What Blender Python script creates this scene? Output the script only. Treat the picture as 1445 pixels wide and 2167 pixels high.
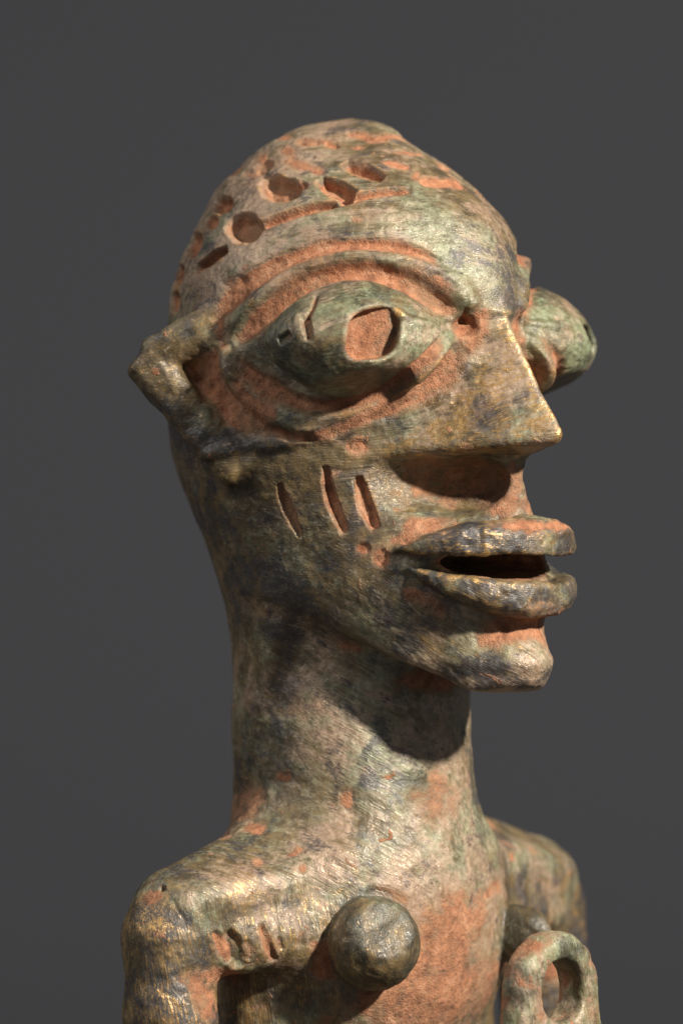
import bpy, math, time
import numpy as np
from mathutils import Vector, Matrix

T0 = time.time()
for o in list(bpy.data.objects):
    bpy.data.objects.remove(o)
scene = bpy.context.scene
col = scene.collection
rad = math.radians

# ------------------------------------------------------------------ camera, world, lamps, exposure
S = 0.005                # one modelling unit (u) is 5 mm; the head is about 12 u = 6 cm tall
DIST = 140.0             # camera distance in u
YAW = 45.0               # the figurine is turned this far to the right of the camera
cam_d = bpy.data.cameras.new('camera')
cam = bpy.data.objects.new('camera', cam_d); col.objects.link(cam)
cam.location = (0, -DIST * S, 0)
cam.rotation_euler = (rad(90), 0, 0)
cam_d.sensor_fit = 'VERTICAL'; cam_d.sensor_height = 36.0; cam_d.sensor_width = 24.0
cam_d.lens = 36.0 * DIST / 21.67
cam_d.clip_start = 0.01; cam_d.clip_end = 50
cam_d.dof.use_dof = True
cam_d.dof.focus_distance = (DIST - 3.8) * S
cam_d.dof.aperture_fstop = 19.0
scene.camera = cam

world = bpy.data.worlds.new('World'); scene.world = world; world.use_nodes = True
bg = world.node_tree.nodes['Background']
bg.inputs[0].default_value = (0.95, 0.97, 1.0, 1); bg.inputs[1].default_value = 0.16

def area_lamp(name, loc, target, size, power, colr):
    d = bpy.data.lights.new(name, 'AREA'); d.shape = 'DISK'; d.size = size
    d.energy = power; d.color = colr
    o = bpy.data.objects.new(name, d); col.objects.link(o)
    o.location = loc
    o.rotation_euler = (Vector(target) - Vector(loc)).to_track_quat('-Z', 'Y').to_euler()
    return o
KEY_DIR = Vector((0.66, -0.57, 0.51)).normalized()
area_lamp('key_lamp', KEY_DIR * 0.9, (0.005, 0, -0.01), 0.06, 19.8, (1.0, 0.90, 0.78))
area_lamp('fill_lamp', (-0.76, -0.28, 0.68), (0, 0, -0.01), 0.45, 3.8, (1.0, 0.92, 0.85))
area_lamp('backdrop_lamp', (-0.7, 0.35, -0.25), (-0.25, 0.75, -0.05), 0.3, 1.1, (0.95, 0.96, 1.0))

vs = scene.view_settings
vs.view_transform = 'Standard'; vs.look = 'None'; vs.exposure = 0.0; vs.gamma = 1.0

# ------------------------------------------------------------------ small numeric tools (figure frame: r = its right, f = forward, z = up)
f32 = np.float32
CY, SY = math.cos(rad(YAW)), math.sin(rad(YAW))
def world_of(r, f, z):          # figure frame -> camera-aligned axes (x right, y away, z up)
    return f * SY - r * CY, -(f * CY + r * SY), z
def fig_of(x, y, z):
    return -x * CY - y * SY, x * SY - y * CY, z
def V(v, y=-4.0):               # height of an image row at depth y
    return (1083.5 - v) / 100.0 * (DIST + y) / DIST

rng = np.random.RandomState(7)
LAT = rng.rand(32, 32, 32).astype(f32)
def noise(p, freq, off=0.0):    # smooth value noise, -1..1
    q = p * f32(freq) + f32(off)
    i = np.floor(q).astype(np.int32); t = (q - i).astype(f32); t = t * t * (3 - 2 * t)
    i0 = i & 31; i1 = (i + 1) & 31
    x0, y0, z0 = i0[:, 0], i0[:, 1], i0[:, 2]; x1, y1, z1 = i1[:, 0], i1[:, 1], i1[:, 2]
    tx, ty, tz = t[:, 0], t[:, 1], t[:, 2]
    a = LAT[x0, y0, z0] * (1 - tx) + LAT[x1, y0, z0] * tx
    b = LAT[x0, y1, z0] * (1 - tx) + LAT[x1, y1, z0] * tx
    c = LAT[x0, y0, z1] * (1 - tx) + LAT[x1, y0, z1] * tx
    d = LAT[x0, y1, z1] * (1 - tx) + LAT[x1, y1, z1] * tx
    return ((a * (1 - ty) + b * ty) * (1 - tz) + (c * (1 - ty) + d * ty) * tz) * 2 - 1
def smooth01(x):
    x = np.clip(x, 0, 1); return x * x * (3 - 2 * x)
def smin(a, b, k):
    h = np.clip(k - np.abs(a - b), 0, None) / k
    return np.minimum(a, b) - h * h * k * 0.25
def smax(a, b, k):
    return -smin(-a, -b, k)
def hermite(xs, ys, x):         # monotone-ish cubic through the rows of ys
    xs = np.asarray(xs, float); ys = np.asarray(ys, float)
    d = np.diff(ys, axis=0) / np.diff(xs)[:, None]
    m = np.zeros_like(ys); m[0] = d[0]; m[-1] = d[-1]
    w = np.diff(xs)
    m[1:-1] = (d[:-1] * w[1:, None] + d[1:] * w[:-1, None]) / (w[:-1] + w[1:])[:, None]
    i = np.clip(np.searchsorted(xs, x) - 1, 0, len(xs) - 2)
    h = (xs[i + 1] - xs[i]); t = np.clip((x - xs[i]) / h, 0, 1)[:, None]; h = h[:, None]
    return ((2*t**3 - 3*t**2 + 1) * ys[i] + (t**3 - 2*t**2 + t) * h * m[i]
            + (-2*t**3 + 3*t**2) * ys[i + 1] + (t**3 - t**2) * h * m[i + 1])
def ellipsoid(r, f, z, c, s, ax=None, pw=2.0):
    x, y, w = r - c[0], f - c[1], z - c[2]
    if ax is not None:          # rotate in plan so that local x is the outward axis
        ca, sa = math.cos(ax), math.sin(ax)      # angle from forward towards the right side
        n = x * sa + y * ca; t = x * ca - y * sa; x, y = t, n
    k = np.sqrt((x / s[0])**2 + (y / s[1])**2 + (w / s[2])**2) + 1e-6
    g = np.sqrt((x / s[0]**2)**2 + (y / s[1]**2)**2 + (w / s[2]**2)**2) + 1e-6
    return k * (k - 1) / g
def capsule(r, f, z, a, b, ra, rb, sq=(1, 1, 1)):
    a = np.array(a, float); b = np.array(b, float); ab = b - a
    px, py, pz = r - a[0], f - a[1], z - a[2]
    h = np.clip((px * ab[0] + py * ab[1] + pz * ab[2]) / (ab @ ab), 0, 1)
    return np.sqrt(((px - h * ab[0]) / sq[0])**2 + ((py - h * ab[1]) / sq[1])**2 + ((pz - h * ab[2]) / sq[2])**2) - (ra + (rb - ra) * h)
def plane(r, f, z, p, n):
    n = np.array(n, float); n = n / np.linalg.norm(n)
    return (r - p[0]) * n[0] + (f - p[1]) * n[1] + (z - p[2]) * n[2]
def tri_normal(a, b, c, out):
    n = np.cross(np.subtract(b, a), np.subtract(c, a)); n = n / np.linalg.norm(n)
    return n if np.dot(n, out) > 0 else -n

# ------------------------------------------------------------------ skull: radius by heading (0 = front) and height
F0 = 0.30
PHI = [0, 22, 45, 67, 90, 135, 180]
ROWS = [  # image row of the height,  radii
 (246, .02, .02, .02, .02, .02, .02, .02),
 (254, .45, .42, .42, .45, .50, .55, .50),
 (270, .88, .84, .80, .82, .90, 1.08, 1.05),
 (300, 1.42, 1.32, 1.22, 1.28, 1.42, 1.72, 1.68),
 (350, 2.18, 2.08, 1.98, 2.00, 2.10, 2.36, 2.36),
 (400, 2.90, 2.75, 2.62, 2.62, 2.68, 2.86, 2.86),
 (450, 3.55, 3.30, 3.10, 3.06, 3.08, 3.13, 3.15),
 (540, 4.15, 3.80, 3.58, 3.54, 3.55, 3.60, 3.60),
 (620, 4.42, 3.96, 3.72, 3.70, 3.75, 3.83, 3.85),
 (700, 4.40, 3.95, 3.66, 3.70, 3.78, 3.90, 3.95),
 (800, 4.35, 3.90, 3.60, 3.62, 3.72, 3.90, 3.95),
 (900, 4.45, 3.85, 3.58, 3.55, 3.62, 3.85, 3.92),
 (965, 4.85, 3.66, 3.54, 3.46, 3.52, 3.78, 3.87),
 (1010, 4.92, 3.62, 3.50, 3.38, 3.44, 3.66, 3.75),
 (1070, 4.98, 3.90, 3.50, 3.26, 3.28, 3.42, 3.52),
 (1160, 5.00, 4.35, 3.55, 3.12, 3.06, 3.05, 3.10),
 (1260, 5.12, 4.45, 3.50, 2.98, 2.84, 2.68, 2.65),
 (1330, 5.08, 4.26, 3.28, 2.78, 2.68, 2.50, 2.42),
 (1370, 5.28, 4.16, 3.08, 2.66, 2.60, 2.44, 2.36),
 (1400, 5.46, 4.14, 2.95, 2.60, 2.55, 2.42, 2.34),
 (1440, 5.34, 3.94, 2.82, 2.54, 2.50, 2.40, 2.30),
 (1520, 4.80, 3.90, 2.70, 2.48, 2.45, 2.40, 2.30),
]
zz = np.array([(1083.5 - q[0]) / 100.0 * np.interp(q[0], [250, 700], [1.0, .975]) for q in ROWS])[::-1]
tab = np.array([q[1:] for q in ROWS])[::-1]
NP_, NZ = 181, 600
ZLO, ZHI = zz[0], zz[-1]
zfine = np.linspace(ZLO, ZHI, NZ)
tz = hermite(zz, tab, zfine)                       # NZ x 7
ph = np.array([-67, -45, -22] + PHI + [225, 270]); tt = np.concatenate([tz[:, [3, 2, 1]], tz, tz[:, [5, 4]]], axis=1)
HT = hermite(ph, tt.T, np.linspace(0, 180, NP_)).T.astype(f32)
dz_ = (ZHI - ZLO) / (NZ - 1)
HDZ, HDP = np.gradient(HT, dz_, rad(1.0))
HDZ = HDZ.astype(f32); HDP = HDP.astype(f32)
def bil(T, a, b):
    i = np.clip(a.astype(np.int32), 0, NZ - 2); j = np.clip(b.astype(np.int32), 0, NP_ - 2)
    u = np.clip(a - i, 0, 1); v = np.clip(b - j, 0, 1)
    return (T[i, j] * (1 - v) + T[i, j + 1] * v) * (1 - u) + (T[i + 1, j] * (1 - v) + T[i + 1, j + 1] * v) * u
def d_skull(r, f, z):
    y = f - F0
    rho = np.sqrt(r * r + y * y) + 1e-4
    phi = np.degrees(np.arctan2(np.abs(r), y))
    a = np.clip((z - ZLO) / dz_, 0, NZ - 1.001); b = np.clip(phi, 0, 179.99)
    R = bil(HT, a, b); gz = bil(HDZ, a, b); gp = bil(HDP, a, b)
    d = (rho - R) / np.sqrt(1 + np.minimum(gz * gz, 30) + np.minimum((gp / np.maximum(rho, .6))**2, 4))
    d = smax(d, z - (ZHI + .02), 0.35)
    cut = -2.15 - (f - 1.2) * 0.44
    cut = np.maximum(cut, -3.62 + 0.10 * (f - 5.5))
    cut = np.minimum(cut, -2.15 + (f - 1.2) * 2.0)
    return smax(d, (cut - z) * 0.9, .6 - .42 * smooth01((f - 2.4) / 1.6))

EYE = (2.60, 3.06, 3.50)          # centre of the right eyeball
EYE_AX = rad(33)                  # it looks this far outwards from straight ahead
def d_eye(r, f, z):
    t, n, w = eye_local(r, f, z)
    s = (1.98, 1.40, 1.30); pw = 1.62
    a, b, c = np.abs(t / s[0]) + 1e-4, np.abs(n / s[1]) + 1e-4, np.abs(w / s[2]) + 1e-4
    q = a**pw + b**pw + c**pw
    k = q**(1 / pw)
    gr = k / q * np.sqrt((a**(pw - 1) / s[0])**2 + (b**(pw - 1) / s[1])**2 + (c**(pw - 1) / s[2])**2)
    d = (k - 1) / np.maximum(gr, .3)
    d = smax(d, (n - 1.22) * .42 - (w + .50 + .08 * t) * .91, .10)
    # upper lid plane and a faceted front give the ball its hewn look
    return d
def eye_local(r, f, z):
    x, y, w = r - EYE[0], f - EYE[1], z - EYE[2]
    ca, sa = math.cos(EYE_AX), math.sin(EYE_AX)
    return x * ca - y * sa, x * sa + y * ca, w     # t (outwards), n, up
def d_hollow(r, f, z, k=1.0):
    t, n, w = eye_local(r, f, z)
    ax = rad(3)
    t = t + 0.06; w = w - 0.13
    q = (np.abs((t + .16 * w) / 0.54)**2.8 + np.abs((w + .1 * t) / 0.52)**2.8)**(1 / 2.8)
    q = q * k
    return np.maximum((q - 1) * 0.5 / k, 0.80 - n - 0.14 * t)

NB, NT, NW = (0, 4.72, 4.55), (0, 6.62, 1.50), (2.22, 3.20, 1.14)
n_side = tri_normal(NB, NT, NW, (1, 1, 0.3))
n_bot = tri_normal(NT, NW, (0, 4.30, .86), (0, 0, -1))
def d_nose(r, f, z):
    r = np.sqrt(r * r + .012)
    s = plane(r, f, z, NT, n_side) + 0.05 * np.sin(np.clip((z - 1.2) / 3.2, 0, 1) * math.pi)
    b = plane(r, f, z, NT, n_bot) + 0.0
    d = smax(s, b, 0.26)
    d = smax(d, 2.6 - f, 0.3)
    return smax(d, z - 5.0, 0.2)

def lip_arc(r, f, z, half, fc, fl, zc, zf, hz0, hz1, hr, lean=0.0):
    # tube of elliptic section along a half ellipse in plan
    y = f - fc
    al = np.arctan2(r / half, y / fl)
    al = np.clip(al, -rad(97), rad(97))
    cr, cf = half * np.sin(al), fc + fl * np.cos(al)
    c = np.clip(np.cos(al), 0, 1)
    cz = zc + (zf - zc) * c**0.8
    hz = hz0 + (hz1 - hz0) * c**0.9
    dr = np.sqrt((r - cr)**2 + (f - cf)**2); dz = z - cz
    out = np.where((r - cr) * cr / half**2 + (f - cf) * (cf - fc) / fl**2 > 0, dr, -dr)
    k = ((dr / hr)**3.3 + (np.abs(dz + lean * out) / hz)**3.3 + 1e-9)**(1 / 3.3)
    return (k - 1) * np.minimum(hz, hr) * 0.9
def d_uplip(r, f, z):
    return lip_arc(r, f, z, 1.92, 3.78, 1.82, -0.68, -0.50, 0.10, 0.41, 0.33, .30)
def d_lolip(r, f, z):
    return lip_arc(r, f, z, 1.74, 3.95, 1.70, -1.20, -1.82, 0.10, 0.38, 0.35, -.22)
def d_mouth(r, f, z):
    zc = -1.02 - 0.10 * (f - 4.4)
    k = np.sqrt((r / 1.62)**2 + ((f - 4.95) / 1.65)**2 + ((z - zc) / 0.28)**2) + 1e-6
    return (k - 1) * 0.30

EU0, EU1, ETIP = (3.35, .10, 4.10), (4.02, -.85, 3.62), (4.36, -1.42, 3.22)
EL1, EL2, EL3 = (4.28, -1.34, 2.92), (4.00, -.70, 2.05), (3.45, .10, 1.20)
def bar(r, f, z, a, b, w0, w1, h0, h1, k=.16):
    """straight bar with a rounded oblong section: w across (horizontal), h upright to it"""
    a = np.array(a, float); b = np.array(b, float); L = np.linalg.norm(b - a); u = (b - a) / L
    e1 = np.cross(u, (0, 0, 1.0)); e1 /= np.linalg.norm(e1); e2 = np.cross(e1, u)
    px, py, pz = r - a[0], f - a[1], z - a[2]
    t = px * u[0] + py * u[1] + pz * u[2]; h = np.clip(t / L, 0, 1)
    x = px * e1[0] + py * e1[1] + pz * e1[2]; y = px * e2[0] + py * e2[1] + pz * e2[2]
    d = smax(np.abs(x) - (w0 + (w1 - w0) * h), np.abs(y) - (h0 + (h1 - h0) * h), k * 2)
    return smax(d, np.abs(t - L / 2) - L / 2, k)
def d_earbars(r, f, z):
    d = bar(r, f, z, (3.10, .40, 4.16), (4.36, -1.38, 3.20), .47, .42, .48, .42, .20)
    d = smin(d, bar(r, f, z, (4.44, -1.52, 3.25), (3.22, .46, .84), .43, .54, .43, .52, .20), .14)
    return d
def d_ear(r, f, z):
    d = d_earbars(r, f, z)
    # the sheet that closes the shell at the back
    a, b, c = np.array((3.2, -.75, 4.0)), np.array((4.25, -1.75, 3.1)), np.array((3.2, -.75, 1.5))
    n = tri_normal(a, b, c, (1, 1, 0)); p = plane(r, f, z, a, n)
    up = plane(r, f, z, EU0, tri_normal(EU0, ETIP, (3.3, -1.2, 4.0), (0, 0, 1)))
    dn = plane(r, f, z, EL3, tri_normal(EL3, EL1, (3.3, -1.2, 1.3), (0, 0, -1)))
    sheet = smax(np.abs(p) - .16, np.maximum(np.maximum(up, dn) * .9, np.maximum(r - 4.3, 2.6 - r)), .1)
    return smin(d, sheet, .25)

# ------------------------------------------------------------------ neck and body
def d_neck(r, f, z):
    zk = [-12, -8.4, -7.2, -6.3, -5.6, -4.6, -3.2, -1.0, 4]
    rk = [2.6, 2.66, 2.68, 2.54, 2.44, 2.40, 2.40, 2.40, 2.3]
    R = np.interp(z, zk, rk)
    d = (np.sqrt((r)**2 + (f - .45)**2) - R) * .93
    return smax(smax(d, z - 1.0, .3), -8.4 - z, 1.2)
SHO = (5.10, .30, -8.75)
def d_torso(r, f, z):
    # shoulder yoke, ridge along its front edge, column of the trunk
    y = capsule(r, f, z, (0, .30, -7.45), (SHO[0] - .2, .20, -8.20), 1.75, .95, (1, 1.0, 1))
    ridge = capsule(r, f, z, (1.0, 1.95, -7.45), (4.9, 1.00, -8.02), .48, .36)
    y = smin(y, ridge, 0.6)
    apron = capsule(r, f, z, (1.6, 1.75, -8.7), (4.3, 1.10, -8.95), .75, .60, (1, 1, 1))
    y = smin(y, apron, 0.8)
    k = np.sqrt((r / 3.5)**2 + ((f - .25) / 2.15)**2) + 1e-6
    trunk = (k - 1) * 2.4
    trunk = smax(trunk, np.maximum(z + 7.6, -19.2 - z), .8)
    chest = ellipsoid(r, f, z, (0, 1.2, -9.1), (3.1, 2.0, 2.6))
    return smin(smin(y, trunk, .25), chest, .5)
BRE = (2.06, 3.06, -8.90)
def d_breast(r, f, z):
    d = ellipsoid(r, f, z, BRE, (.96, .98, 1.0), rad(36))
    return smax(d, plane(r, f, z, (BRE[0] + .25, BRE[1] + .68, BRE[2] + .28), (.42, .75, .50)), .12)
def d_breast_far(r, f, z):
    return ellipsoid(r, f, z, (2.46, 2.80, -9.10), (.42, .85, .62), rad(12))
ELB = (4.75, .55, -14.6)
def d_arm(r, f, z):
    d = capsule(r, f, z, (SHO[0] + .10, .25, -8.85), (5.28, .30, -10.4), 1.02, .90)
    d = smin(d, capsule(r, f, z, (5.28, .30, -10.4), ELB, .90, .82), .4)
    d = smin(d, capsule(r, f, z, ELB, (1.0, 5.2, -14.2), .85, .62), .5)
    return d
def d_fist(r, f, z):
    return ellipsoid(r, f, z, (.55, 5.75, -13.9), (.95, .85, .9))
# pierced finial of a short staff held upright before the chest
LO = (0.08, 6.12)
def d_loop(r, f, z):
    x = r - LO[0]; y = f - LO[1]
    zc = -9.98
    # stadium outline in the r-z plane
    dz = np.clip(z - zc, -2.0, .10)
    q = np.sqrt((x / (1.0 + .10 * np.clip(zc - z, 0, 2)))**2 + (z - zc - dz)**2)
    out = q - 1.28
    d = smax(out, np.abs(y) - .42, .45)
    hz = np.clip(z - (-9.80), -.08, .08)
    hole = np.sqrt((x / 1.0)**2 + (z + 9.80 - hz)**2) - .55
    d = smax(d, -hole, .16)
    st = capsule(r, f, z, (LO[0], LO[1], -12.9), (LO[0], LO[1], -18.8), .72, .60)
    return smin(d, st, .5)
def d_hips(r, f, z):
    k = ellipsoid(r, f, z, (0, .9, -18.6), (4.4, 3.6, 2.4))
    return smax(k, -19.6 - z, .2)

PARTS = ['head', 'eye', 'nose', 'upper_lip', 'lower_lip', 'ear', 'neck', 'torso', 'breast', 'arm', 'fist', 'pierced_staff', 'hips', 'cropped_hair']
def sdf(p, want=False):
    ro, f, z = p[:, 0], p[:, 1], p[:, 2]
    r = np.sqrt(ro * ro + 1e-4)
    n = len(p)
    big = np.full(n, 9.0, f32)
    up = z > -6.6; lo = z < -2.5
    out = np.full(n, 9.0, f32)
    lab = np.zeros(n, np.int16)
    best = np.full(n, 9.0, f32)
    def put(idx, d, m):
        b = best[m]; l = lab[m]; w = d < b
        b[w] = d[w]; l[w] = idx; best[m] = b; lab[m] = l
    # head
    m = np.nonzero(up)[0]
    if len(m):
        a, b, c = r[m], f[m], z[m]
        sk = d_skull(a, b, c); ey = d_eye(a, b, c); no = d_nose(a, b, c)
        ul = d_uplip(a, b, c); ll = d_lolip(a, b, c); ea = d_ear(a, b, c); nk = d_neck(a, b, c)
        h = smax(sk, -ellipsoid(a, b, c, (1.40, 4.20, .66), (1.45, .84, .76), rad(26)), .32)
        h = smin(h, no, .16)
        h = smin(h, ul, .14); h = smin(h, ll, .14)
        h = smax(h, -d_mouth(a, b, c), .08)
        h = smin(h, ey, .16)
        h = smax(h, -d_hollow(a, b, c, np.where(ro[m] > 0, 1.0, 1.9)), .11)
        h = smin(h, ea, .22)
        h = smin(h, nk, .55)
        out[m] = h
        if want:
            put(0, sk - .02, m); put(1, ey - .03, m); put(2, no, m); put(3, ul, m); put(4, ll, m); put(5, ea, m); put(6, nk, m)
    m = np.nonzero(lo)[0]
    if len(m):
        s = ro[m]; a, b = r[m], f[m]; c = z[m] - (.075 * np.clip(-s, 0, 6) - .20 * smooth01((-s - 3.2) / 2.4)) * np.clip((z[m] + 14) / 4, 0, 1)
        a2 = np.where(s < 0, a - .62 * smooth01((a - 2.0) / 3.0), a)
        nk = d_neck(a, b, c); to = d_torso(a2, b, c); br = np.where(s > 0, d_breast(a, b, c), d_breast_far(a, b, c)); ar = d_arm(a2, b, c)
        fi = d_fist(a, b, c); lp = d_loop(s, b, z[m]); hp = d_hips(a, b, c)
        h = smin(nk, to, .9)
        h = smin(h, ar, .40)
        h = smin(h, br, .05)
        h = smin(h, fi, .2); h = smin(h, lp, .10); h = smin(h, hp, .6)
        o = out[m]; out[m] = np.minimum(o, h)
        if want:
            put(6, nk, m); put(7, to, m); put(8, br - .02, m); put(9, ar, m); put(10, fi, m); put(11, lp, m); put(12, hp, m)
    # hand-made unevenness
    out = out + f32(.045) * noise(p, .75, 3.3) + f32(.018) * noise(p, 2.1, 9.1)
    return (out, lab) if want else out

# ------------------------------------------------------------------ surface extraction (sparse grid, surface nets, one subdivision, projection)
H = 0.07
lo_ = np.array([-7.2, -4.6, -19.9]); hi_ = np.array([7.2, 7.6, 8.6])
K = 4
nc = np.ceil((hi_ - lo_) / (H * K)).astype(int)
def eval_chunks(P, fn, step=400000):
    return np.concatenate([fn(P[i:i + step]) for i in range(0, len(P), step)])
cx = [lo_[i] + (np.arange(nc[i]) + .5) * H * K for i in range(3)]
G = np.stack(np.meshgrid(*cx, indexing='ij'), -1).reshape(-1, 3).astype(f32)
dc = eval_chunks(G, sdf).reshape(nc)
near = np.abs(dc) < 0.50
for ax in range(3):     # grow by one block wherever the coarse sign changes
    s = np.sign(dc); ch = np.zeros_like(near)
    sl0 = [slice(None)] * 3; sl1 = [slice(None)] * 3; sl0[ax] = slice(0, -1); sl1[ax] = slice(1, None)
    dif = s[tuple(sl0)] != s[tuple(sl1)]
    ch[tuple(sl0)] |= dif; ch[tuple(sl1)] |= dif; near |= ch
nf = nc * K
FV = np.repeat(np.repeat(np.repeat(np.where(dc < 0, f32(-1), f32(1)), K, 0), K, 1), K, 2)
bi = np.argwhere(near)
sub = np.stack(np.meshgrid(*[np.arange(K)] * 3, indexing='ij'), -1).reshape(-1, 3)
fi_ = (bi[:, None, :] * K + sub[None]).reshape(-1, 3)
P = (lo_ + (fi_ + .5) * H).astype(f32)
FV[fi_[:, 0], fi_[:, 1], fi_[:, 2]] = eval_chunks(P, sdf)
inside = FV < 0
offs = [(i, j, k) for i in (0, 1) for j in (0, 1) for k in (0, 1)]
cnt = np.zeros(tuple(nf - 1), np.int8)
for (i, j, k) in offs:
    cnt += inside[i:nf[0] - 1 + i, j:nf[1] - 1 + j, k:nf[2] - 1 + k]
act = np.argwhere((cnt > 0) & (cnt < 8))
vid = np.full(cnt.shape, -1, np.int32); vid[act[:, 0], act[:, 1], act[:, 2]] = np.arange(len(act))
cv = np.stack([FV[act[:, 0] + i, act[:, 1] + j, act[:, 2] + k] for (i, j, k) in offs], 1)
acc = np.zeros((len(act), 3)); num = np.zeros(len(act))
for a in range(8):
    for b in range(a + 1, 8):
        da = np.array(offs[a]); db = np.array(offs[b])
        if np.abs(da - db).sum() != 1: continue
        va, vb = cv[:, a], cv[:, b]; cr = (va < 0) != (vb < 0)
        t = np.where(cr, va / np.where(cr, va - vb, 1), 0)
        acc += np.where(cr[:, None], da + t[:, None] * (db - da), 0); num += cr
verts = lo_ + (act + .5 + acc / num[:, None]) * H
quads = []
for ax in range(3):
    o1, o2 = [(1, 2), (2, 0), (0, 1)][ax]
    sl0 = [slice(None)] * 3; sl1 = [slice(None)] * 3; sl0[ax] = slice(0, -1); sl1[ax] = slice(1, None)
    A = inside[tuple(sl0)]; B = inside[tuple(sl1)]
    e = np.argwhere(A != B)
    e = e[(e[:, o1] > 0) & (e[:, o2] > 0) & (e[:, o1] < nf[o1] - 1) & (e[:, o2] < nf[o2] - 1)]
    flip = ~A[e[:, 0], e[:, 1], e[:, 2]]
    def vv(d1, d2):
        c = e.copy(); c[:, o1] -= d1; c[:, o2] -= d2
        return vid[c[:, 0], c[:, 1], c[:, 2]]
    q = np.stack([vv(1, 1), vv(0, 1), vv(0, 0), vv(1, 0)], 1)
    q[flip] = q[flip][:, ::-1]
    quads.append(q)
quads = np.concatenate(quads); quads = quads[(quads >= 0).all(1)]
# drop the stray islands that an implicit field can leave: keep vertices used by faces
def subdivide(v, q):
    n = len(v)
    e = np.stack([q, np.roll(q, -1, 1)], -1).reshape(-1, 2)
    es = np.sort(e, 1); key = es[:, 0].astype(np.int64) * n + es[:, 1]
    uk, inv = np.unique(key, return_inverse=True)
    ea, eb = uk // n, uk % n
    em = (v[ea] + v[eb]) / 2
    fm = v[q].mean(1)
    ei = (n + inv).reshape(-1, 4); fi = n + len(uk) + np.arange(len(q))
    nq = [np.stack([q[:, i], ei[:, i], fi, ei[:, (i - 1) % 4]], 1) for i in range(4)]
    return np.concatenate([v, em, fm]), np.concatenate(nq)
def gradient(P, fn, e=0.02):
    ks = np.array([(1, -1, -1), (-1, -1, 1), (-1, 1, -1), (1, 1, 1)], f32)
    g = np.zeros_like(P); s = 0
    for k in ks:
        d = eval_chunks(P + k * f32(e), fn); g += k * d[:, None]; s = s + d
    ln = np.linalg.norm(g, axis=1, keepdims=True) + 1e-9
    return g / ln, s / 4, ln[:, 0] / (4 * e)
verts, quads = subdivide(verts, quads)
verts = verts.astype(f32)
for it in range(1):
    g, d, sl = gradient(verts, sdf)
    verts = verts - g * np.clip(d / np.maximum(sl, .35), -.06, .06)[:, None]
NV = len(verts)
print('verts', NV, 'quads', len(quads), 't', round(time.time() - T0, 1))

def vnormals(v, q):
    fn = np.cross(v[q[:, 2]] - v[q[:, 0]], v[q[:, 3]] - v[q[:, 1]])
    out = np.zeros((len(v), 3))
    for c in range(3):
        for k in range(4):
            out[:, c] += np.bincount(q[:, k], fn[:, c], len(v))
    return (out / (np.linalg.norm(out, axis=1, keepdims=True) + 1e-12)).astype(f32)
nrm = vnormals(verts, quads)

# ------------------------------------------------------------------ tooled marks: grooves, ridges, pits, laid on the cast surface
def cast(uv):                      # photo positions -> points on the surface (figure frame)
    uv = np.asarray(uv, float)
    X = (uv[:, 0] - 722.5) / 100.0; Z = (1083.5 - uv[:, 1]) / 100.0
    d = np.stack([X, np.full(len(X), DIST), Z], 1); d /= np.linalg.norm(d, axis=1, keepdims=True)
    t = np.full(len(X), DIST - 9.5)
    for i in range(70):
        p = d * t[:, None]; p[:, 1] -= DIST
        q = np.stack(fig_of(p[:, 0], p[:, 1], p[:, 2]), 1).astype(f32)
        t = np.minimum(t + 0.6 * sdf(q), DIST + 6)
    return q.astype(float)
vr = np.abs(verts[:, 0])
VS = np.stack([vr, verts[:, 1], verts[:, 2]], 1)         # both sides of the figure share the marks
wx, wy, wz = world_of(VS[:, 0], VS[:, 1], VS[:, 2])
disp = np.zeros(NV, f32); clay = np.zeros(NV, f32); dark = np.zeros(NV, f32)
wob = noise(verts, 3.0, 1.7); wob2 = noise(verts, 7.0, 5.1)
def bbox(pts, m):
    lo, hi = pts.min(0) - m, pts.max(0) + m
    return np.nonzero(((VS >= lo) & (VS <= hi)).all(1))[0]
def catmull(uv, n=8):
    uv = np.asarray(uv, float); t = np.arange(len(uv))
    return hermite(t, uv, np.linspace(0, len(uv) - 1, (len(uv) - 1) * n + 1))
MARKS = []                         # every mark is listed first, then all are cast on the surface together
def stroke(uv, w, depth, cl=1.0, soft=.35, cw=1.1, taper=True):
    """w half width in px (a number or one for each point); depth in u, negative raises"""
    uv = np.asarray(uv, float)
    ws = np.full(len(uv), w, float) if np.isscalar(w) else np.asarray(w, float)
    c = catmull(np.column_stack([uv, ws])) if len(uv) > 2 else np.column_stack([np.linspace(uv[0], uv[1], 9), np.linspace(ws[0], ws[1], 9)])
    MARKS.append((lay_stroke, c[:, :2], (c, depth, cl, soft, cw, taper)))
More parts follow.
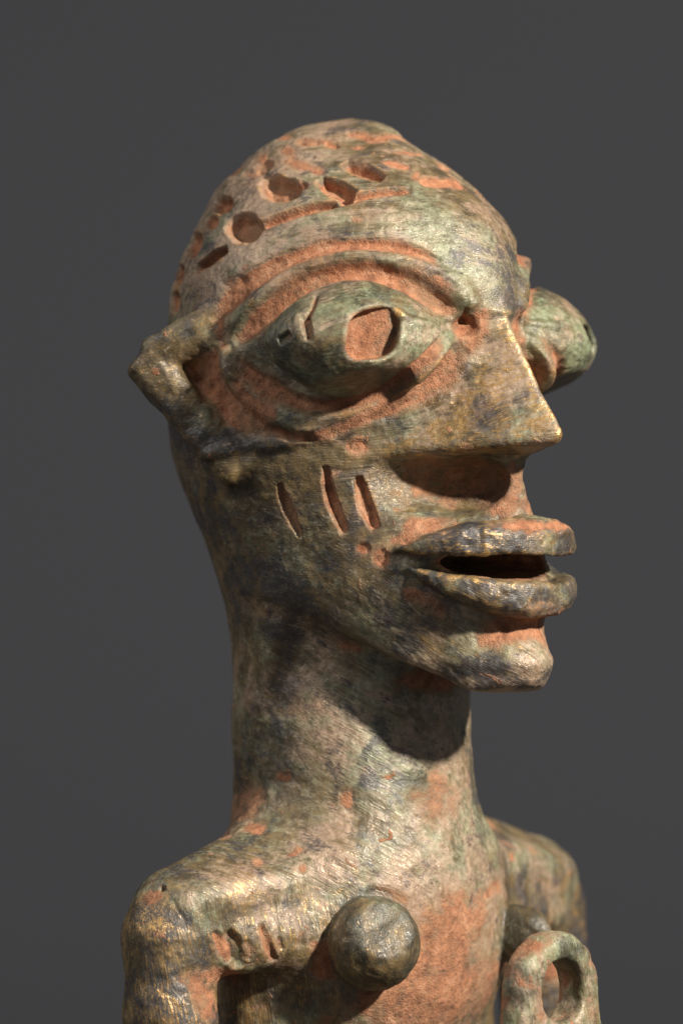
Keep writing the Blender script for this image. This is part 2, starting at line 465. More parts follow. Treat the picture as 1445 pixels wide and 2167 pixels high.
def lay_stroke(pts, c, depth, cl, soft, cw, taper):
    W = np.maximum(c[:, 2], 1) / 100.0 * .975
    ok = np.ones(len(pts), bool); ok[1:] = np.linalg.norm(np.diff(pts, axis=0), axis=1) < 1.2
    idx = bbox(pts, W.max() * 2.2)
    if not len(idx): return
    q = VS[idx]; best = np.full(len(idx), 1e9); wid = np.ones(len(idx)); par = np.zeros(len(idx))
    for i in range(len(pts) - 1):
        if not ok[i + 1]: continue
        a, b = pts[i], pts[i + 1]; ab = b - a
        h = np.clip(((q - a) @ ab) / (ab @ ab + 1e-12), 0, 1)
        dd = np.linalg.norm(q - a - h[:, None] * ab, axis=1) / (W[i] + (W[i + 1] - W[i]) * h)
        m = dd < best
        best[m] = dd[m]; par[m] = (i + h[m]) / (len(pts) - 1)
    x = best * (1 + .16 * wob[idx] + .07 * wob2[idx])
    g = smooth01((1 + soft - x) / (2 * soft))
    e = 1.0
    if taper: e = np.clip(np.minimum(par, 1 - par) / .10, 0, 1)**.5
    disp[idx] -= (depth * g * e).astype(f32)
    if cl > 0:
        clay[idx] = np.maximum(clay[idx], (cl * smooth01((cw + .25 - x) / .5) * (e if taper else 1)).astype(f32))
def pit(u, v, rx, ry, ang=0, depth=.2, cl=1.0, soft=.25, pw=2.2, rag=1.0):
    """elliptic hollow seen at (u, v) with half axes rx, ry in px"""
    MARKS.append((lay_pit, np.array([(u, v)], float), (rx, ry, ang, depth, cl, soft, pw, rag)))
def lay_pit(pts, rx, ry, ang, depth, cl, soft, pw, rag):
    c = pts[0]
    X, Y, Z = world_of(c[0], c[1], c[2])
    idx = np.nonzero((np.abs(wx - X) < .02 * max(rx, ry)) & (np.abs(wz - Z) < .02 * max(rx, ry)) & (np.abs(wy - Y) < .05 * max(rx, ry)))[0]
    if not len(idx): return
    ca, sa = math.cos(rad(ang)), math.sin(rad(ang))
    dx = (wx[idx] - X) * 102; dz = -(wz[idx] - Z) * 102
    a = (dx * ca + dz * sa) / rx; b = (-dx * sa + dz * ca) / ry
    x = (np.abs(a)**pw + np.abs(b)**pw)**(1 / pw) * (1 + rag * (.14 * wob[idx] + .08 * wob2[idx]))
    g = smooth01((1 + soft - x) / (2 * soft))
    disp[idx] -= (depth * g).astype(f32)
    if cl > 0: clay[idx] = np.maximum(clay[idx], (cl * smooth01((1.25 - x) / (.4 if rag < 2 else .8))).astype(f32))
def patch(u, v, rx, ry, ang=0, cl=.8, soft=.5):
    pit(u, v, rx, ry, ang, .024, cl, soft, 2.0, 3.2)

# brow and lids
stroke([(448, 682), (490, 632), (545, 585), (640, 540), (740, 520), (850, 526), (935, 560)], [16, 20, 22, 17, 14, 15, 9], .11, .9, .6)
stroke([(482, 700), (560, 620), (650, 565), (760, 543), (870, 560), (960, 606), (1010, 655)], [11, 14, 16, 19, 21, 23, 20], -.15, 0, .7)
stroke([(497, 728), (560, 668), (645, 605), (740, 580), (830, 588), (900, 625), (968, 668)], [14, 19, 20, 20, 20, 18, 10], .09, .95, .6)
stroke([(470, 735), (500, 806), (575, 868), (660, 897), (745, 878), (860, 815), (960, 705)], [12, 20, 25, 27, 25, 21, 12], -.20, 0, .7)
stroke([(497, 765), (560, 812), (660, 858), (770, 846), (870, 785), (945, 712)], [12, 15, 13, 13, 15, 10], .11, .75, .6)
stroke([(560, 905), (660, 925), (780, 880), (900, 815), (985, 735)], [8, 10, 14, 26, 18], .09, .72, .6)
pit(985, 690, 24, 22, 0, .20, 1, .4); stroke([(985, 690), (984, 652)], [10, 3], .12, .9)
stroke([(826, 655), (888, 683), (955, 672)], [8, 10, 6], -.07, 0, .8)
stroke([(985, 640), (1030, 655), (1072, 660)], [10, 12, 8], -.05, 0, .9)
stroke([(425, 968), (500, 944), (600, 935), (700, 915)], [10, 16, 16, 10], -.09, 0, .7)
# flaws on the eyeball
stroke([(671, 622), (662, 650), (650, 672)], [5, 5, 6], .07, .7)
stroke([(645, 668), (655, 720)], [9, 8], .11, .5); stroke([(626, 664), (632, 716)], [6, 7], -.03, 0, .9)
stroke([(588, 722), (612, 706)], [8, 10], .10, .2)
# cropped hair: pits and the hairline cut
pit(592, 398, 40, 25, 8, .30); stroke([(676, 378), (712, 398), (748, 412)], [9, 22, 14], .30); stroke([(728, 344), (770, 359), (812, 376)], [12, 21, 13], .30)
pit(515, 482, 35, 28, 5, .28); pit(472, 434, 19, 17, 0, .22); pit(410, 517, 15, 25, 10, .22)
stroke([(414, 570), (446, 548), (480, 526)], [9, 13, 9], .22); pit(378, 582, 11, 22, 10, .2); pit(370, 638, 11, 20, 0, .18)
stroke([(548, 480), (600, 460), (660, 440), (716, 432)], [11, 11, 12, 7], .18); stroke([(716, 430), (780, 412), (872, 402)], [8, 11, 8], .15)
pit(560, 352, 20, 13, -30, .07); pit(652, 300, 24, 9, 5, .07); pit(760, 286, 26, 7, 8, .06); pit(838, 348, 28, 8, 14, .06); pit(448, 470, 13, 14, 0, .14); pit(640, 392, 12, 9, 20, .08)
pit(918, 386, 32, 10, 6, .05); pit(990, 396, 36, 9, 2, .05); patch(866, 324, 44, 6, 2); patch(812, 292, 42, 9, -12); patch(700, 304, 24, 8, 12)
pit(704, 306, 14, 6, 15, .06); patch(755, 312, 16, 6); patch(640, 350, 40, 15, 15); pit(640, 330, 26, 8, 5, .05, 0); patch(610, 318, 20, 14, 40); patch(604, 290, 16, 8)
patch(556, 334, 14, 18, 30); patch(500, 362, 18, 9, -40); patch(668, 358, 22, 10, 20); patch(880, 372, 10, 14, 40); patch(538, 368, 18, 8, 0); patch(945, 352, 20, 5, 30)
patch(490, 595, 26, 9, -10, .6); patch(420, 660, 26, 12, -20, .9); patch(755, 465, 12, 8, 0, .5); patch(905, 590, 55, 14, 22, .7)
# cheek scars
stroke([(590, 1024), (608, 1075), (637, 1140)], [5, 11, 4], .10, .85); stroke([(687, 986), (700, 1055), (730, 1130)], [7, 12, 8], .12); stroke([(757, 1008), (772, 1062), (796, 1120)], [8, 14, 9], .15)
pit(756, 946, 24, 15, 0, .05); pit(768, 1160, 16, 12, 0, .05); pit(806, 1180, 17, 18, 20, .05); patch(900, 1110, 55, 24, -8, .75); patch(860, 1135, 30, 16, 0, .7)
patch(740, 1370, 46, 12, 20, .7); patch(890, 1440, 60, 26, 12, .7); patch(880, 1265, 60, 18, 25, .7)
patch(960, 1020, 130, 48, -3, .6); patch(1060, 1060, 60, 40, 0, .62); patch(1120, 1112, 90, 14, 2, .9); patch(1090, 1330, 90, 34, -8, .85); patch(1150, 960, 60, 14, -20, .7)
patch(700, 1000, 30, 14, 0, .4); patch(560, 1290, 60, 20, 20, .3); patch(640, 1500, 60, 30, 0, .3); patch(950, 1680, 60, 80, 0, .5); patch(520, 1700, 60, 40, -30, .5)
patch(1100, 640, 40, 70, -15, .6); patch(1180, 600, 30, 40, 0, .8)
# ear shell
patch(420, 765, 66, 50, 30, 1); patch(450, 850, 50, 70, -20, 1); patch(480, 880, 60, 40, 20, .9); patch(475, 915, 22, 30, 0, .8); patch(455, 690, 24, 36, 20, .9); patch(520, 865, 70, 50, 30, .8)
patch(1000, 700, 40, 60, 20, .8); patch(890, 825, 100, 36, -28, .52); patch(935, 790, 55, 36, -30, .55)
# body
stroke([(375, 1918), (450, 1884), (600, 1850), (720, 1812), (800, 1790)], [30, 36, 38, 40, 30], -.09, 0, 1.0)
patch(735, 1695, 12, 22, -15, .9); patch(540, 1752, 28, 15, 0, .9); patch(600, 1645, 16, 9, 0, .8); patch(640, 1840, 9, 10, 0, .9); patch(545, 1830, 12, 10); patch(625, 1806, 30, 8, -25, .7); patch(475, 1765, 12, 9, 0, .7)
pit(345, 1880, 6, 5, 0, .10, .3)
stroke([(452, 1972), (470, 2000), (485, 2040)], [5, 13, 8], .09, .8, .6); stroke([(482, 1968), (498, 2010), (508, 2050)], [6, 17, 12], .15, .1, .6); stroke([(520, 1990), (530, 2012), (524, 2035)], [5, 10, 6], .07, .5, .7)
stroke([(552, 1955), (566, 1995), (582, 2035)], [4, 9, 6], .09, .9, .6); stroke([(590, 1985), (596, 2010)], [4, 6], .05, .5, .7)
patch(470, 2065, 60, 22, 10, .8); patch(430, 2110, 22, 50, -20, .8); patch(320, 1900, 26, 14, -30, .7)
stroke([(705, 1985), (735, 1925), (800, 1890), (870, 1910)], [12, 18, 13, 8], .05, 1, .6)
patch(690, 2030, 30, 70, 20, 1); patch(970, 1990, 150, 120, 0, .72, .6); patch(900, 2110, 230, 90, 0, .72, .6); patch(1060, 1905, 60, 50, 0, .7)
patch(1150, 1880, 60, 60, 0, .5); patch(1040, 1700, 24, 36, 0, .7); patch(1125, 2080, 8, 30, 0, .6); patch(1130, 1998, 18, 7, -10, .9)
# blue-black tarnish and verdigris stains; some dark ones put shade into the colour
stain_shade = np.zeros(NV, f32); stain_g = np.zeros(NV, f32)
def stain(arr, u, v, rx, ry, ang=0, amt=.1):
    MARKS.append((lay_stain, np.array([(u, v)], float), (arr, rx, ry, ang, amt)))
def lay_stain(pts, arr, rx, ry, ang, amt):
    X, Y, Z = world_of(*pts[0]); m = .022 * max(rx, ry)
    idx = np.nonzero((np.abs(wx - X) < m) & (np.abs(wz - Z) < m) & (np.abs(wy - Y) < 2.4 * m))[0]
    ca, sa = math.cos(rad(ang)), math.sin(rad(ang))
    dx = (wx[idx] - X) * 102; dz = -(wz[idx] - Z) * 102
    x = np.sqrt(((dx * ca + dz * sa) / rx)**2 + ((-dx * sa + dz * ca) / ry)**2) * (1 + .3 * wob[idx])
    arr[idx] = np.maximum(arr[idx], (amt * smooth01((1.35 - x) / .9)).astype(f32))
for q_ in ((1060, 1418, 75, 26, 12, .10), (1080, 870, 120, 28, -24, .05), (1060, 1150, 90, 22, 4, .06), (1120, 1275, 70, 30, 8, .05), (745, 1680, 40, 34, 20, .07), (330, 1935, 60, 26, 10, .08),
           (320, 2080, 60, 80, 0, .06), (560, 1215, 60, 40, 15, .06), (560, 1330, 70, 24, 15, .05), (960, 1395, 110, 30, 24, .06), (540, 620, 60, 20, -30, .05), (990, 560, 60, 46, 40, .045),
           (620, 1480, 70, 40, 10, .04), (640, 1780, 60, 30, 0, .04), (380, 900, 40, 60, -30, .07), (1100, 2080, 26, 70, 5, .08), (470, 945, 60, 20, 10, .06), (560, 940, 90, 14, -6, .06), (900, 560, 70, 12, 20, .05)):
    stain(stain_shade, *q_)  # tarnish, and shade painted on lower ear, near jaw and loop's left face
for q_ in ((920, 1690, 90, 110, 0, .5), (880, 1025, 90, 26, 0, .7), (960, 1780, 70, 60, 0, .5), (1230, 1880, 30, 80, 0, .6), (760, 620, 110, 24, 0, .8), (560, 1440, 40, 60, 0, .4), (640, 440, 120, 16, -12, .35), (1060, 520, 40, 90, -30, .4), (1080, 1345, 60, 24, 0, .4)):
    stain(stain_g, *q_)
hits = cast(np.concatenate([m_[1] for m_ in MARKS])); at_ = 0
for fn_, uv_, args_ in MARKS:
    fn_(hits[at_:at_ + len(uv_)], *args_); at_ += len(uv_)
print('marks t', round(time.time() - T0, 1))

hl = np.concatenate([d_hollow(*VS[i:i + 400000].T) for i in range(0, NV, 400000)])
clay = np.maximum(clay, smooth01((.05 - hl) / .08) * (verts[:, 0] > 0) * (np.abs(VS[:, 2] - 3.6) < 1.2)).astype(f32)
mo = np.concatenate([d_mouth(*VS[i:i + 400000].T) for i in range(0, NV, 400000)])
clay = np.maximum(clay, smooth01((.06 - mo) / .08) * (np.abs(VS[:, 2] + 1.1) < .6) * (VS[:, 1] > 3.5)).astype(f32)
_lab0 = np.concatenate([sdf(verts[i:i + 400000].astype(f32), True)[1] for i in range(0, NV, 400000)])
disp += (((_lab0 == 3) | (_lab0 == 4)) * (.028 * noise(verts, 3.1, 1.1) + .022 * noise(verts, 7.0, 4.9))).astype(f32)
disp += ((_lab0 == 5) * (.022 * noise(verts, 4.0, 6.1))).astype(f32)
hl_u = (np.array([300, 368, 430, 480, 548, 620, 716, 800, 872, 940, 1010, 1150]) - 722.5) / 100; hl_v = (1083.5 - np.array([720, 665, 590, 545, 478, 456, 432, 412, 402, 398, 394, 385])) / 100
_lab0 = np.where((_lab0 == 0) & (wz > np.interp(wx, hl_u, hl_v)), 13, _lab0)
# small scale chips and file facets
disp += f32(.010) * noise(verts, 6.0, 2.2) + f32(.006) * noise(verts, 13.0, 8.8)
verts = verts + nrm * disp[:, None]
nrm = vnormals(verts, quads)

# wear and dirt: convexity over a couple of millimetres (dirt stays in hollows, edges are rubbed bright)
e = np.stack([quads, np.roll(quads, -1, 1)], -1).reshape(-1, 2); e = e[e[:, 0] < e[:, 1]]
deg = np.bincount(e[:, 0], minlength=NV) + np.bincount(e[:, 1], minlength=NV) + 1e-6
def relax(a):
    return (np.bincount(e[:, 0], a[e[:, 1]], NV) + np.bincount(e[:, 1], a[e[:, 0]], NV)) / deg
sm = verts.astype(float).copy()
conv = None
for it in range(24):
    sm = np.stack([relax(sm[:, c]) for c in range(3)], 1)
    if it == 5: conv_s = ((verts - sm) * nrm).sum(1)
conv = ((verts - sm) * nrm).sum(1)
cav = smooth01((-conv - .012) / .05)
edge = smooth01((conv_s - .008) / .025) * .45 + smooth01((conv - .02) / .06) * .5
chn = noise(verts, 1.6, 4.4) * .5 + noise(verts, 4.0, 7.7) * .35 + wob2 * .25
clay = np.maximum(clay, cav * smooth01(.75 + chn * .9)).astype(f32)
clay[_lab0 == 8] *= .15
q5 = np.nonzero(_lab0 == 5)[0]; clay[q5] *= (.15 + .85 * smooth01((d_earbars(*VS[q5].T) - .02) / .12)).astype(f32)
clay = clay * (1 - .8 * smooth01((conv - .015) / .05))
clay = relax(clay)
rub = .50 * (_lab0 == 2) + .42 * (_lab0 == 9) + .38 * ((_lab0 == 3) | (_lab0 == 4)) + .34 * ((_lab0 == 7) & (VS[:, 2] < -7.6)) + .20 * ((_lab0 == 0) & (VS[:, 2] < 1.2)) + .3 * (_lab0 == 5) + .25 * (_lab0 == 8)
for it in range(12): rub = relax(rub)
edge = relax(np.clip(edge + rub, 0, 1))
film = clay.copy()
for it in range(22): film = relax(film)
tarn_shade = .06 * (_lab0 == 8) + .028 * (_lab0 == 1) + 0.0 * (_lab0 == 5) + .035 * (_lab0 == 9) + .03 * (_lab0 == 4) + .025 * (_lab0 == 3)
tarn_shade = tarn_shade + .03 * np.interp(VS[:, 2], [-3.2, -2.0, 0, 1.2], [0, 1, 1, 0]) * (np.abs(VS[:, 0]) > 1.2)  # shade of the cheeks and jaw sides, put into the colour
tarn_shade = tarn_shade + stain_shade
for it in range(5): tarn_shade = relax(tarn_shade)
green = (_lab0 == 1) * 1.0 + (_lab0 == 8) * .5 + (_lab0 == 11) * .8
green = np.maximum(green, stain_g)
for it in range(5): green = relax(green)
# heading of the file strokes by region (0 rising, 1 level, 2 falling, 3 upright) and where the pale patina sits
hz = VS[:, 2]
head_a = np.interp(hz, [-20, -9.4, -8.6, -7.6, -6.5, -3.0, -1.2, .8, 2.0, 4.5, 5.5, 9], [3, 3, 3, 2.3, 2, 2, 1.4, 1, .5, .3, .6, 1])
xx, yy, _z = world_of(VS[:, 0], VS[:, 1], hz)
pale = np.interp(hz, [-20, -8.8, -7.5, -6, -4.8, -3.5, -1, 1, 3, 5, 9], [.34, .42, .56, .48, .52, .55, .24, .30, .40, .42, .48])
pale = pale + .10 * np.clip((xx - .5) / 3, -1.2, 1.2) * (hz < 3.5) + .22 * smooth01((hz - 3.5) / 1.5) * smooth01((1.0 - xx) / 3)
pale = pale - .35 * (_lab0 == 8) - .1 * (_lab0 == 5) - .25 * (_lab0 == 9) + .08 * (_lab0 == 2)
for it in range(10): pale = relax(pale)
heading = relax(head_a); pale = relax(np.clip(pale, 0, 1))
print('masks t', round(time.time() - T0, 1))

# ------------------------------------------------------------------ materials
def new_mat(name):
    m = bpy.data.materials.new(name); m.use_nodes = True
    nt = m.node_tree; nt.nodes.clear()
    return m, nt
class N:
    def __init__(s, nt): s.nt = nt
    def n(s, t, **kw):
        x = s.nt.nodes.new(t)
        for k, v in kw.items(): setattr(x, k, v)
        return x
    def link(s, a, b): s.nt.links.new(a, b)
    def val(s, sock, v):
        if hasattr(v, 'is_output'): s.link(v, sock)
        else: sock.default_value = v
    def noise(s, vec, scale, detail=4, rough=.6, dist=0.0):
        x = s.n('ShaderNodeTexNoise'); s.link(vec, x.inputs['Vector'])
        x.inputs['Scale'].default_value = scale; x.inputs['Detail'].default_value = detail
        x.inputs['Roughness'].default_value = rough; x.inputs['Distortion'].default_value = dist
        return x.outputs['Fac']
    def ramp(s, fac, a, b, lo=0.0, hi=1.0):
        x = s.n('ShaderNodeMapRange', interpolation_type='SMOOTHSTEP'); s.val(x.inputs[0], fac)
        x.inputs[1].default_value = a; x.inputs[2].default_value = b; x.inputs[3].default_value = lo; x.inputs[4].default_value = hi
        return x.outputs[0]
    def math(s, op, a, b=0.0, clamp=False):
        x = s.n('ShaderNodeMath', operation=op, use_clamp=clamp); s.val(x.inputs[0], a); s.val(x.inputs[1], b)
        return x.outputs[0]
    def mix(s, fac, a, b):
        x = s.n('ShaderNodeMix', data_type='RGBA'); s.val(x.inputs[0], fac)
        s.val(x.inputs[6], a if hasattr(a, 'is_output') else (*a, 1)); s.val(x.inputs[7], b if hasattr(b, 'is_output') else (*b, 1))
        return x.outputs[2]
    def mixf(s, fac, a, b):
        x = s.n('ShaderNodeMix', data_type='FLOAT'); s.val(x.inputs[0], fac); s.val(x.inputs[2], a); s.val(x.inputs[3], b)
        return x.outputs[0]
    def mapping(s, vec, rot, scale, loc=(0, 0, 0)):
        x = s.n('ShaderNodeMapping', vector_type='TEXTURE'); s.link(vec, x.inputs[0])
        x.inputs['Rotation'].default_value = rot; x.inputs['Scale'].default_value = scale; x.inputs['Location'].default_value = loc
        return x.outputs[0]

def bronze():
    m, nt = new_mat('patinated_bronze'); g = N(nt)
    tc = g.n('ShaderNodeTexCoord')
    sc_ = g.n('ShaderNodeVectorMath', operation='SCALE'); g.link(tc.outputs['Object'], sc_.inputs[0]); sc_.inputs['Scale'].default_value = 1 / S
    co = sc_.outputs[0]
    def attr(n):
        a = g.n('ShaderNodeAttribute', attribute_name=n); return a.outputs['Fac']
    a_clay, a_edge, a_head, a_pale, a_film, a_green, a_tarn_shade = [attr(q) for q in ('clay', 'edge', 'heading', 'pale', 'film', 'green', 'tarn_shade')]
    # file strokes: stretched noise in four headings, chosen by region (strokes run along local x of each mapping)
    hd = g.math('ADD', a_head, g.math('MULTIPLY', g.math('SUBTRACT', g.noise(co, 1.1, 2, .5), .5), 1.6))
    maps = [g.mapping(co, (0, rad(t), rad(-45)), (L, .22, .22)) for t, L in ((-20, 5.0), (-4, 5.0), (28, 4.4), (80, 3.2))]
    def strokes(scale, det):   # blended across the four headings
        a = [g.noise(v, scale, det, .66) for v in maps]
        x = g.mixf(g.ramp(hd, .40, .60), a[0], a[1]); x = g.mixf(g.ramp(hd, 1.40, 1.60), x, a[2])
        return g.mixf(g.ramp(hd, 2.40, 2.60), x, a[3])
    st = strokes(1.1, 4); sf = strokes(6.2, 3)
    big = g.noise(co, .62, 4, .6, .4); mid = g.noise(co, 2.1, 5, .68, .3); fine = g.noise(co, 9, 4, .7); grain = g.noise(co, 34, 2, .7)
    # colours
    base = g.mix(g.ramp(mid, .36, .66), (.058, .042, .020), (.165, .118, .052))
    verd = g.mix(g.ramp(fine, .33, .68), (.160, .168, .094), (.31, .33, .215))
    vm = g.math('ADD', g.math('ADD', g.math('MULTIPLY', big, .5), g.math('MULTIPLY', st, .5)), g.math('MULTIPLY', g.math('SUBTRACT', a_pale, .5), .30))
    verd = g.mix(g.ramp(a_green, .1, .9, 0, .48), verd, g.mix(g.ramp(fine, .33, .68), (.075, .105, .045), (.23, .30, .175)))
    vm = g.math('ADD', vm, g.math('MULTIPLY', a_green, .06))
    c = g.mix(g.ramp(vm, .42, .61), base, verd)
    dust = g.mix(g.ramp(fine, .3, .7), (.26, .168, .115), (.42, .29, .21))
    big2 = g.noise(g.mapping(co, (0, 0, 0), (1, 1, 1), (7, 3, 5)), .8, 4, .62, .4)
    dm = g.math('ADD', g.math('ADD', g.math('MULTIPLY', big2, .5), g.math('MULTIPLY', st, .5)), g.math('MULTIPLY', g.math('SUBTRACT', a_pale, .5), .40))
    c = g.mix(g.ramp(dm, .44, .60, 0, .82), c, dust)
    # thin bright scratches
    scr = g.math('MULTIPLY', g.ramp(sf, .53, .70, 0, .65), g.ramp(big2, .38, .60, .25, 1))
    c = g.mix(scr, c, g.mix(g.ramp(big, .40, .60), (.36, .225, .075), (.36, .30, .17)))
    # blue-black tarnish in broken streaks, with the painted cheek and stain shade
    tarn_shade = g.math('ADD', g.math('MULTIPLY', g.noise(g.mapping(co, (0, 0, 0), (1, 1, 1), (-4, 19, 12)), 1.05, 5, .66, .5), .52), g.math('ADD', g.math('MULTIPLY', st, .26), g.math('MULTIPLY', sf, .22)))
    tarn_shade = g.math('ADD', tarn_shade, a_tarn_shade)
    tmask = g.ramp(tarn_shade, .502, .592, 0, .82)
    c = g.mix(tmask, c, g.mix(g.ramp(a_green, .1, .6), (.030, .031, .037), (.036, .037, .024)))
    # single long scratches, light on dark
    lng = [g.ramp(g.noise(g.mapping(co, (0, rad(t), rad(-45)), (7.0, .10, .10), (t, 2, 5)), 2.2, 1, .5), .69, .74, 0, .5) for t in (14, -34, 48)]
    lm = g.math('MAXIMUM', g.math('MAXIMUM', lng[0], lng[1]), lng[2])
    lm = g.math('MULTIPLY', lm, g.ramp(big2, .45, .58))
    c = g.mix(lm, c, (.46, .38, .25))
    # rubbed brass
    br = g.math('ADD', a_edge, g.math('MULTIPLY', g.math('SUBTRACT', sf, .5), 1.8))
    br = g.math('ADD', br, g.math('MULTIPLY', g.math('SUBTRACT', mid, .5), 1.4))
    bm = g.ramp(br, .42, .85, 0, .9)
    brass = g.mix(g.ramp(fine, .3, .7), (.42, .24, .08), (.66, .43, .18))
    c = g.mix(bm, c, brass)
    # dry red earth
    cl = g.math('ADD', a_clay, g.math('MULTIPLY', g.math('SUBTRACT', g.math('ADD', g.math('MULTIPLY', fine, .5), g.math('MULTIPLY', mid, .5)), .5), 1.7))
    cl = g.math('ADD', cl, g.math('MULTIPLY', g.math('SUBTRACT', grain, .5), .5))
    cm = g.ramp(cl, .24, .84, 0, .95)
    specks = g.ramp(g.noise(g.mapping(co, (0, 0, 0), (1, 1, 1), (3, 3, 8)), 1.9, 5, .6, .6), .665, .70, 0, .85)
    cm = g.math('MAXIMUM', cm, specks)
    film = g.math('MULTIPLY', g.ramp(g.math('MAXIMUM', a_film, g.math('MULTIPLY', a_clay, .8)), .02, .55, 0, .85), g.ramp(g.math('ADD', mid, g.math('MULTIPLY', g.math('SUBTRACT', fine, .5), .6)), .34, .62, .15, 1))
    earth = g.mix(g.ramp(fine, .30, .70), (.30, .122, .062), (.50, .24, .135))
    earth = g.mix(g.ramp(mid, .48, .72, 0, .6), earth, (.56, .35, .225))
    earth = g.mix(g.ramp(g.noise(co, 4.5, 5, .7), .47, .66, 0, .8), earth, (.125, .056, .034))
    earth = g.mix(g.ramp(g.math('ADD', big2, g.math('MULTIPLY', g.math('SUBTRACT', sf, .5), .5)), .52, .64, 0, .55), earth, (.27, .20, .125))
    earth = g.mix(g.ramp(grain, .64, .74, 0, .6), earth, (.10, .045, .028))
    c = g.mix(film, c, (.33, .175, .095))
    c = g.mix(cm, c, earth)
    cmx = g.math('MAXIMUM', cm, g.math('MULTIPLY', film, .8))
    p = g.n('ShaderNodeBsdfPrincipled'); out = g.n('ShaderNodeOutputMaterial')
    g.link(c, p.inputs['Base Color'])
    met = g.mixf(cmx, g.math('ADD', g.math('MULTIPLY', g.math('MAXIMUM', bm, g.math('MULTIPLY', scr, .6)), .6), .15), 0.0)
    g.link(met, p.inputs['Metallic'])
    ro = g.mixf(bm, g.mixf(g.ramp(sf, .46, .62), g.ramp(fine, .3, .7, .46, .70), .27), g.ramp(sf, .35, .65, .22, .38))
    ro = g.mixf(lm, ro, .25)
    ro = g.mixf(cmx, ro, .93); g.link(ro, p.inputs['Roughness'])
    g.val(p.inputs['Specular IOR Level'], g.mixf(cmx, .85, .12))
    # relief
    hb = g.math('ADD', g.math('MULTIPLY', sf, .27), g.math('MULTIPLY', fine, .26))
    hb = g.math('ADD', hb, g.math('MULTIPLY', st, .16))
    hb = g.math('ADD', hb, g.math('MULTIPLY', grain, .10))
    he = g.math('ADD', g.math('MULTIPLY', fine, 1.0), g.math('MULTIPLY', grain, .55))
    hh = g.mixf(cm, hb, g.math('ADD', he, .05))
    b = g.n('ShaderNodeBump'); b.inputs['Strength'].default_value = .6; b.inputs['Distance'].default_value = .10 * S
    g.link(hh, b.inputs['Height']); g.link(b.outputs[0], p.inputs['Normal'])
    g.link(p.outputs[0], out.inputs[0])
    return m
M_BRONZE = bronze()

def paper():
    m, nt = new_mat('grey_backdrop_paper'); g = N(nt)
    tc = g.n('ShaderNodeTexCoord')
    n1 = g.noise(tc.outputs['Object'], 900, 3, .7); n2 = g.noise(tc.outputs['Object'], 3, 2)
    c = g.mix(n1, (.039, .0415, .0495), (.0445, .0472, .055))
    p = g.n('ShaderNodeBsdfPrincipled'); out = g.n('ShaderNodeOutputMaterial')
    g.link(c, p.inputs['Base Color']); p.inputs['Roughness'].default_value = .95; p.inputs['Specular IOR Level'].default_value = .1
    g.link(p.outputs[0], out.inputs[0])
    return m
M_PAPER = paper()

# ------------------------------------------------------------------ setting: one grey paper sweep (table top curving up into the background)
zb = -19.6 * S
prof = [(-0.5, zb)] + [(0.35 + 0.25 * math.sin(a), zb + 0.25 - 0.25 * math.cos(a)) for a in np.linspace(0, math.pi / 2, 14)] + [(0.60, 1.2)]
sv = [(x, y, z) for (y, z) in prof for x in (-1.2, 1.2)]
sfc = [(2 * i, 2 * i + 1, 2 * i + 3, 2 * i + 2) for i in range(len(prof) - 1)]
me = bpy.data.meshes.new('backdrop'); me.from_pydata(sv, [], sfc); me.update()
for pl in me.polygons: pl.use_smooth = True
me.materials.append(M_PAPER)
bd = bpy.data.objects.new('backdrop', me); col.objects.link(bd)
bd['kind'] = 'structure'; bd['label'] = 'plain dark grey paper backdrop behind the bronze figurine'

# ------------------------------------------------------------------ the figurine, cut into its parts along the joins
root = bpy.data.objects.new('bronze_figurine', None); col.objects.link(root)
root.empty_display_size = .01
root.location = (0, 0, zb); root.rotation_euler = (0, 0, rad(YAW))
root['label'] = 'patinated bronze figurine with bulging hollow-pupilled eyes, cropped hair and red earth in its grooves'
root['category'] = 'figurine'

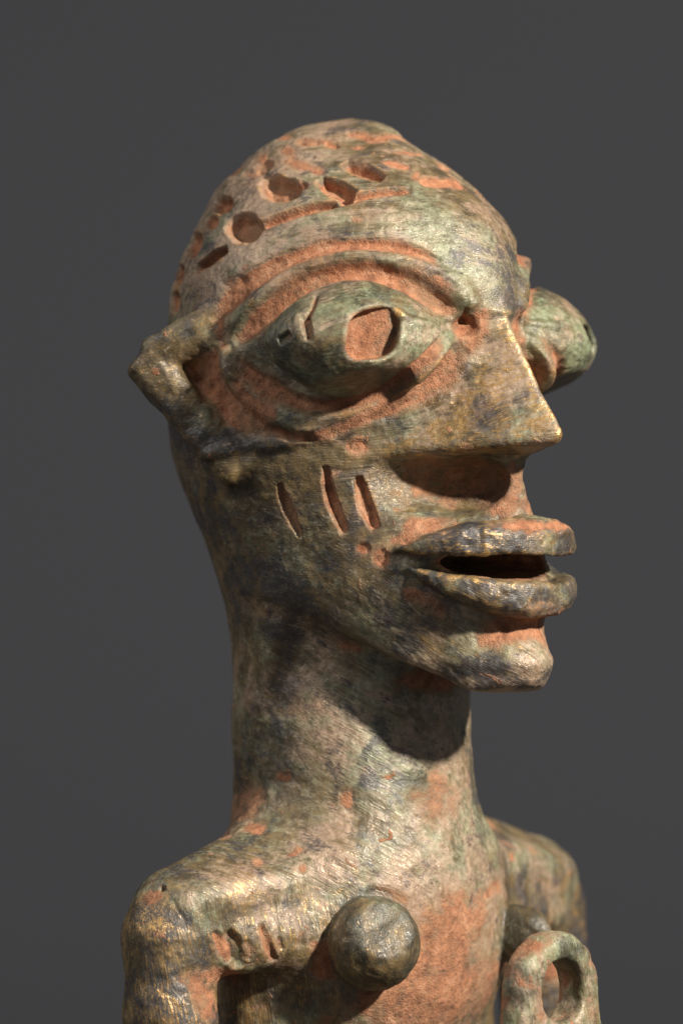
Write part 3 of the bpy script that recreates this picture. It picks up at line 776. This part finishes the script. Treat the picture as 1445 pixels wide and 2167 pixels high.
lab = _lab0
# soften ragged part borders: majority of neighbours
for it in range(3):
    votes = np.stack([relax((lab == k).astype(float)) + .2 * (lab == k) for k in range(len(PARTS))], 1); lab = votes.argmax(1)
side = verts[:, 0] > 0
PAIRED = {1, 5, 8, 9, 10}
ql = lab[quads]; qlab = np.sort(ql, 1)[:, 1]
qside = side[quads].sum(1) >= 2
local = np.stack([-verts[:, 0], -verts[:, 1], verts[:, 2] - (-19.6)], 1) * S
custom = np.stack([-nrm[:, 0], -nrm[:, 1], nrm[:, 2]], 1)

def make_part(name, mask, parent):
    q = quads[mask]
    if len(q) < 20: return None
    used, inv = np.unique(q, return_inverse=True); q = inv.reshape(-1, 4)
    me = bpy.data.meshes.new(name)
    me.vertices.add(len(used)); me.vertices.foreach_set('co', local[used].astype(f32).ravel())
    me.loops.add(len(q) * 4); me.loops.foreach_set('vertex_index', q.astype(np.int32).ravel())
    me.polygons.add(len(q)); me.polygons.foreach_set('loop_start', np.arange(0, len(q) * 4, 4, dtype=np.int32))
    me.polygons.foreach_set('use_smooth', np.ones(len(q), bool))
    me.update(calc_edges=True); me.validate()
    for nm, arr in (('clay', clay), ('edge', edge), ('heading', heading), ('pale', pale), ('film', film), ('green', green), ('tarn_shade', tarn_shade)):
        at = me.attributes.new(nm, 'FLOAT', 'POINT'); at.data.foreach_set('value', np.asarray(arr)[used].astype(f32))
    me.normals_split_custom_set_from_vertices(custom[used].astype(f32))
    me.materials.append(M_BRONZE)
    o = bpy.data.objects.new(name, me); col.objects.link(o); o.parent = parent
    return o
made = {}
def build(k, parent):
    base = qlab == k
    if k in PAIRED:
        a = make_part(PARTS[k], base & qside, parent); b = make_part(PARTS[k], base & ~qside, parent)
        return a, b
    return make_part(PARTS[k], base, parent)
head = build(0, root); build(6, root); torso = build(7, root); build(9, root); build(12, root)
staff = build(11, root)
for k in (1, 2, 3, 4, 5, 13): build(k, head)
build(8, torso); 
for a in build(10, root): pass
print('done t', round(time.time() - T0, 1))
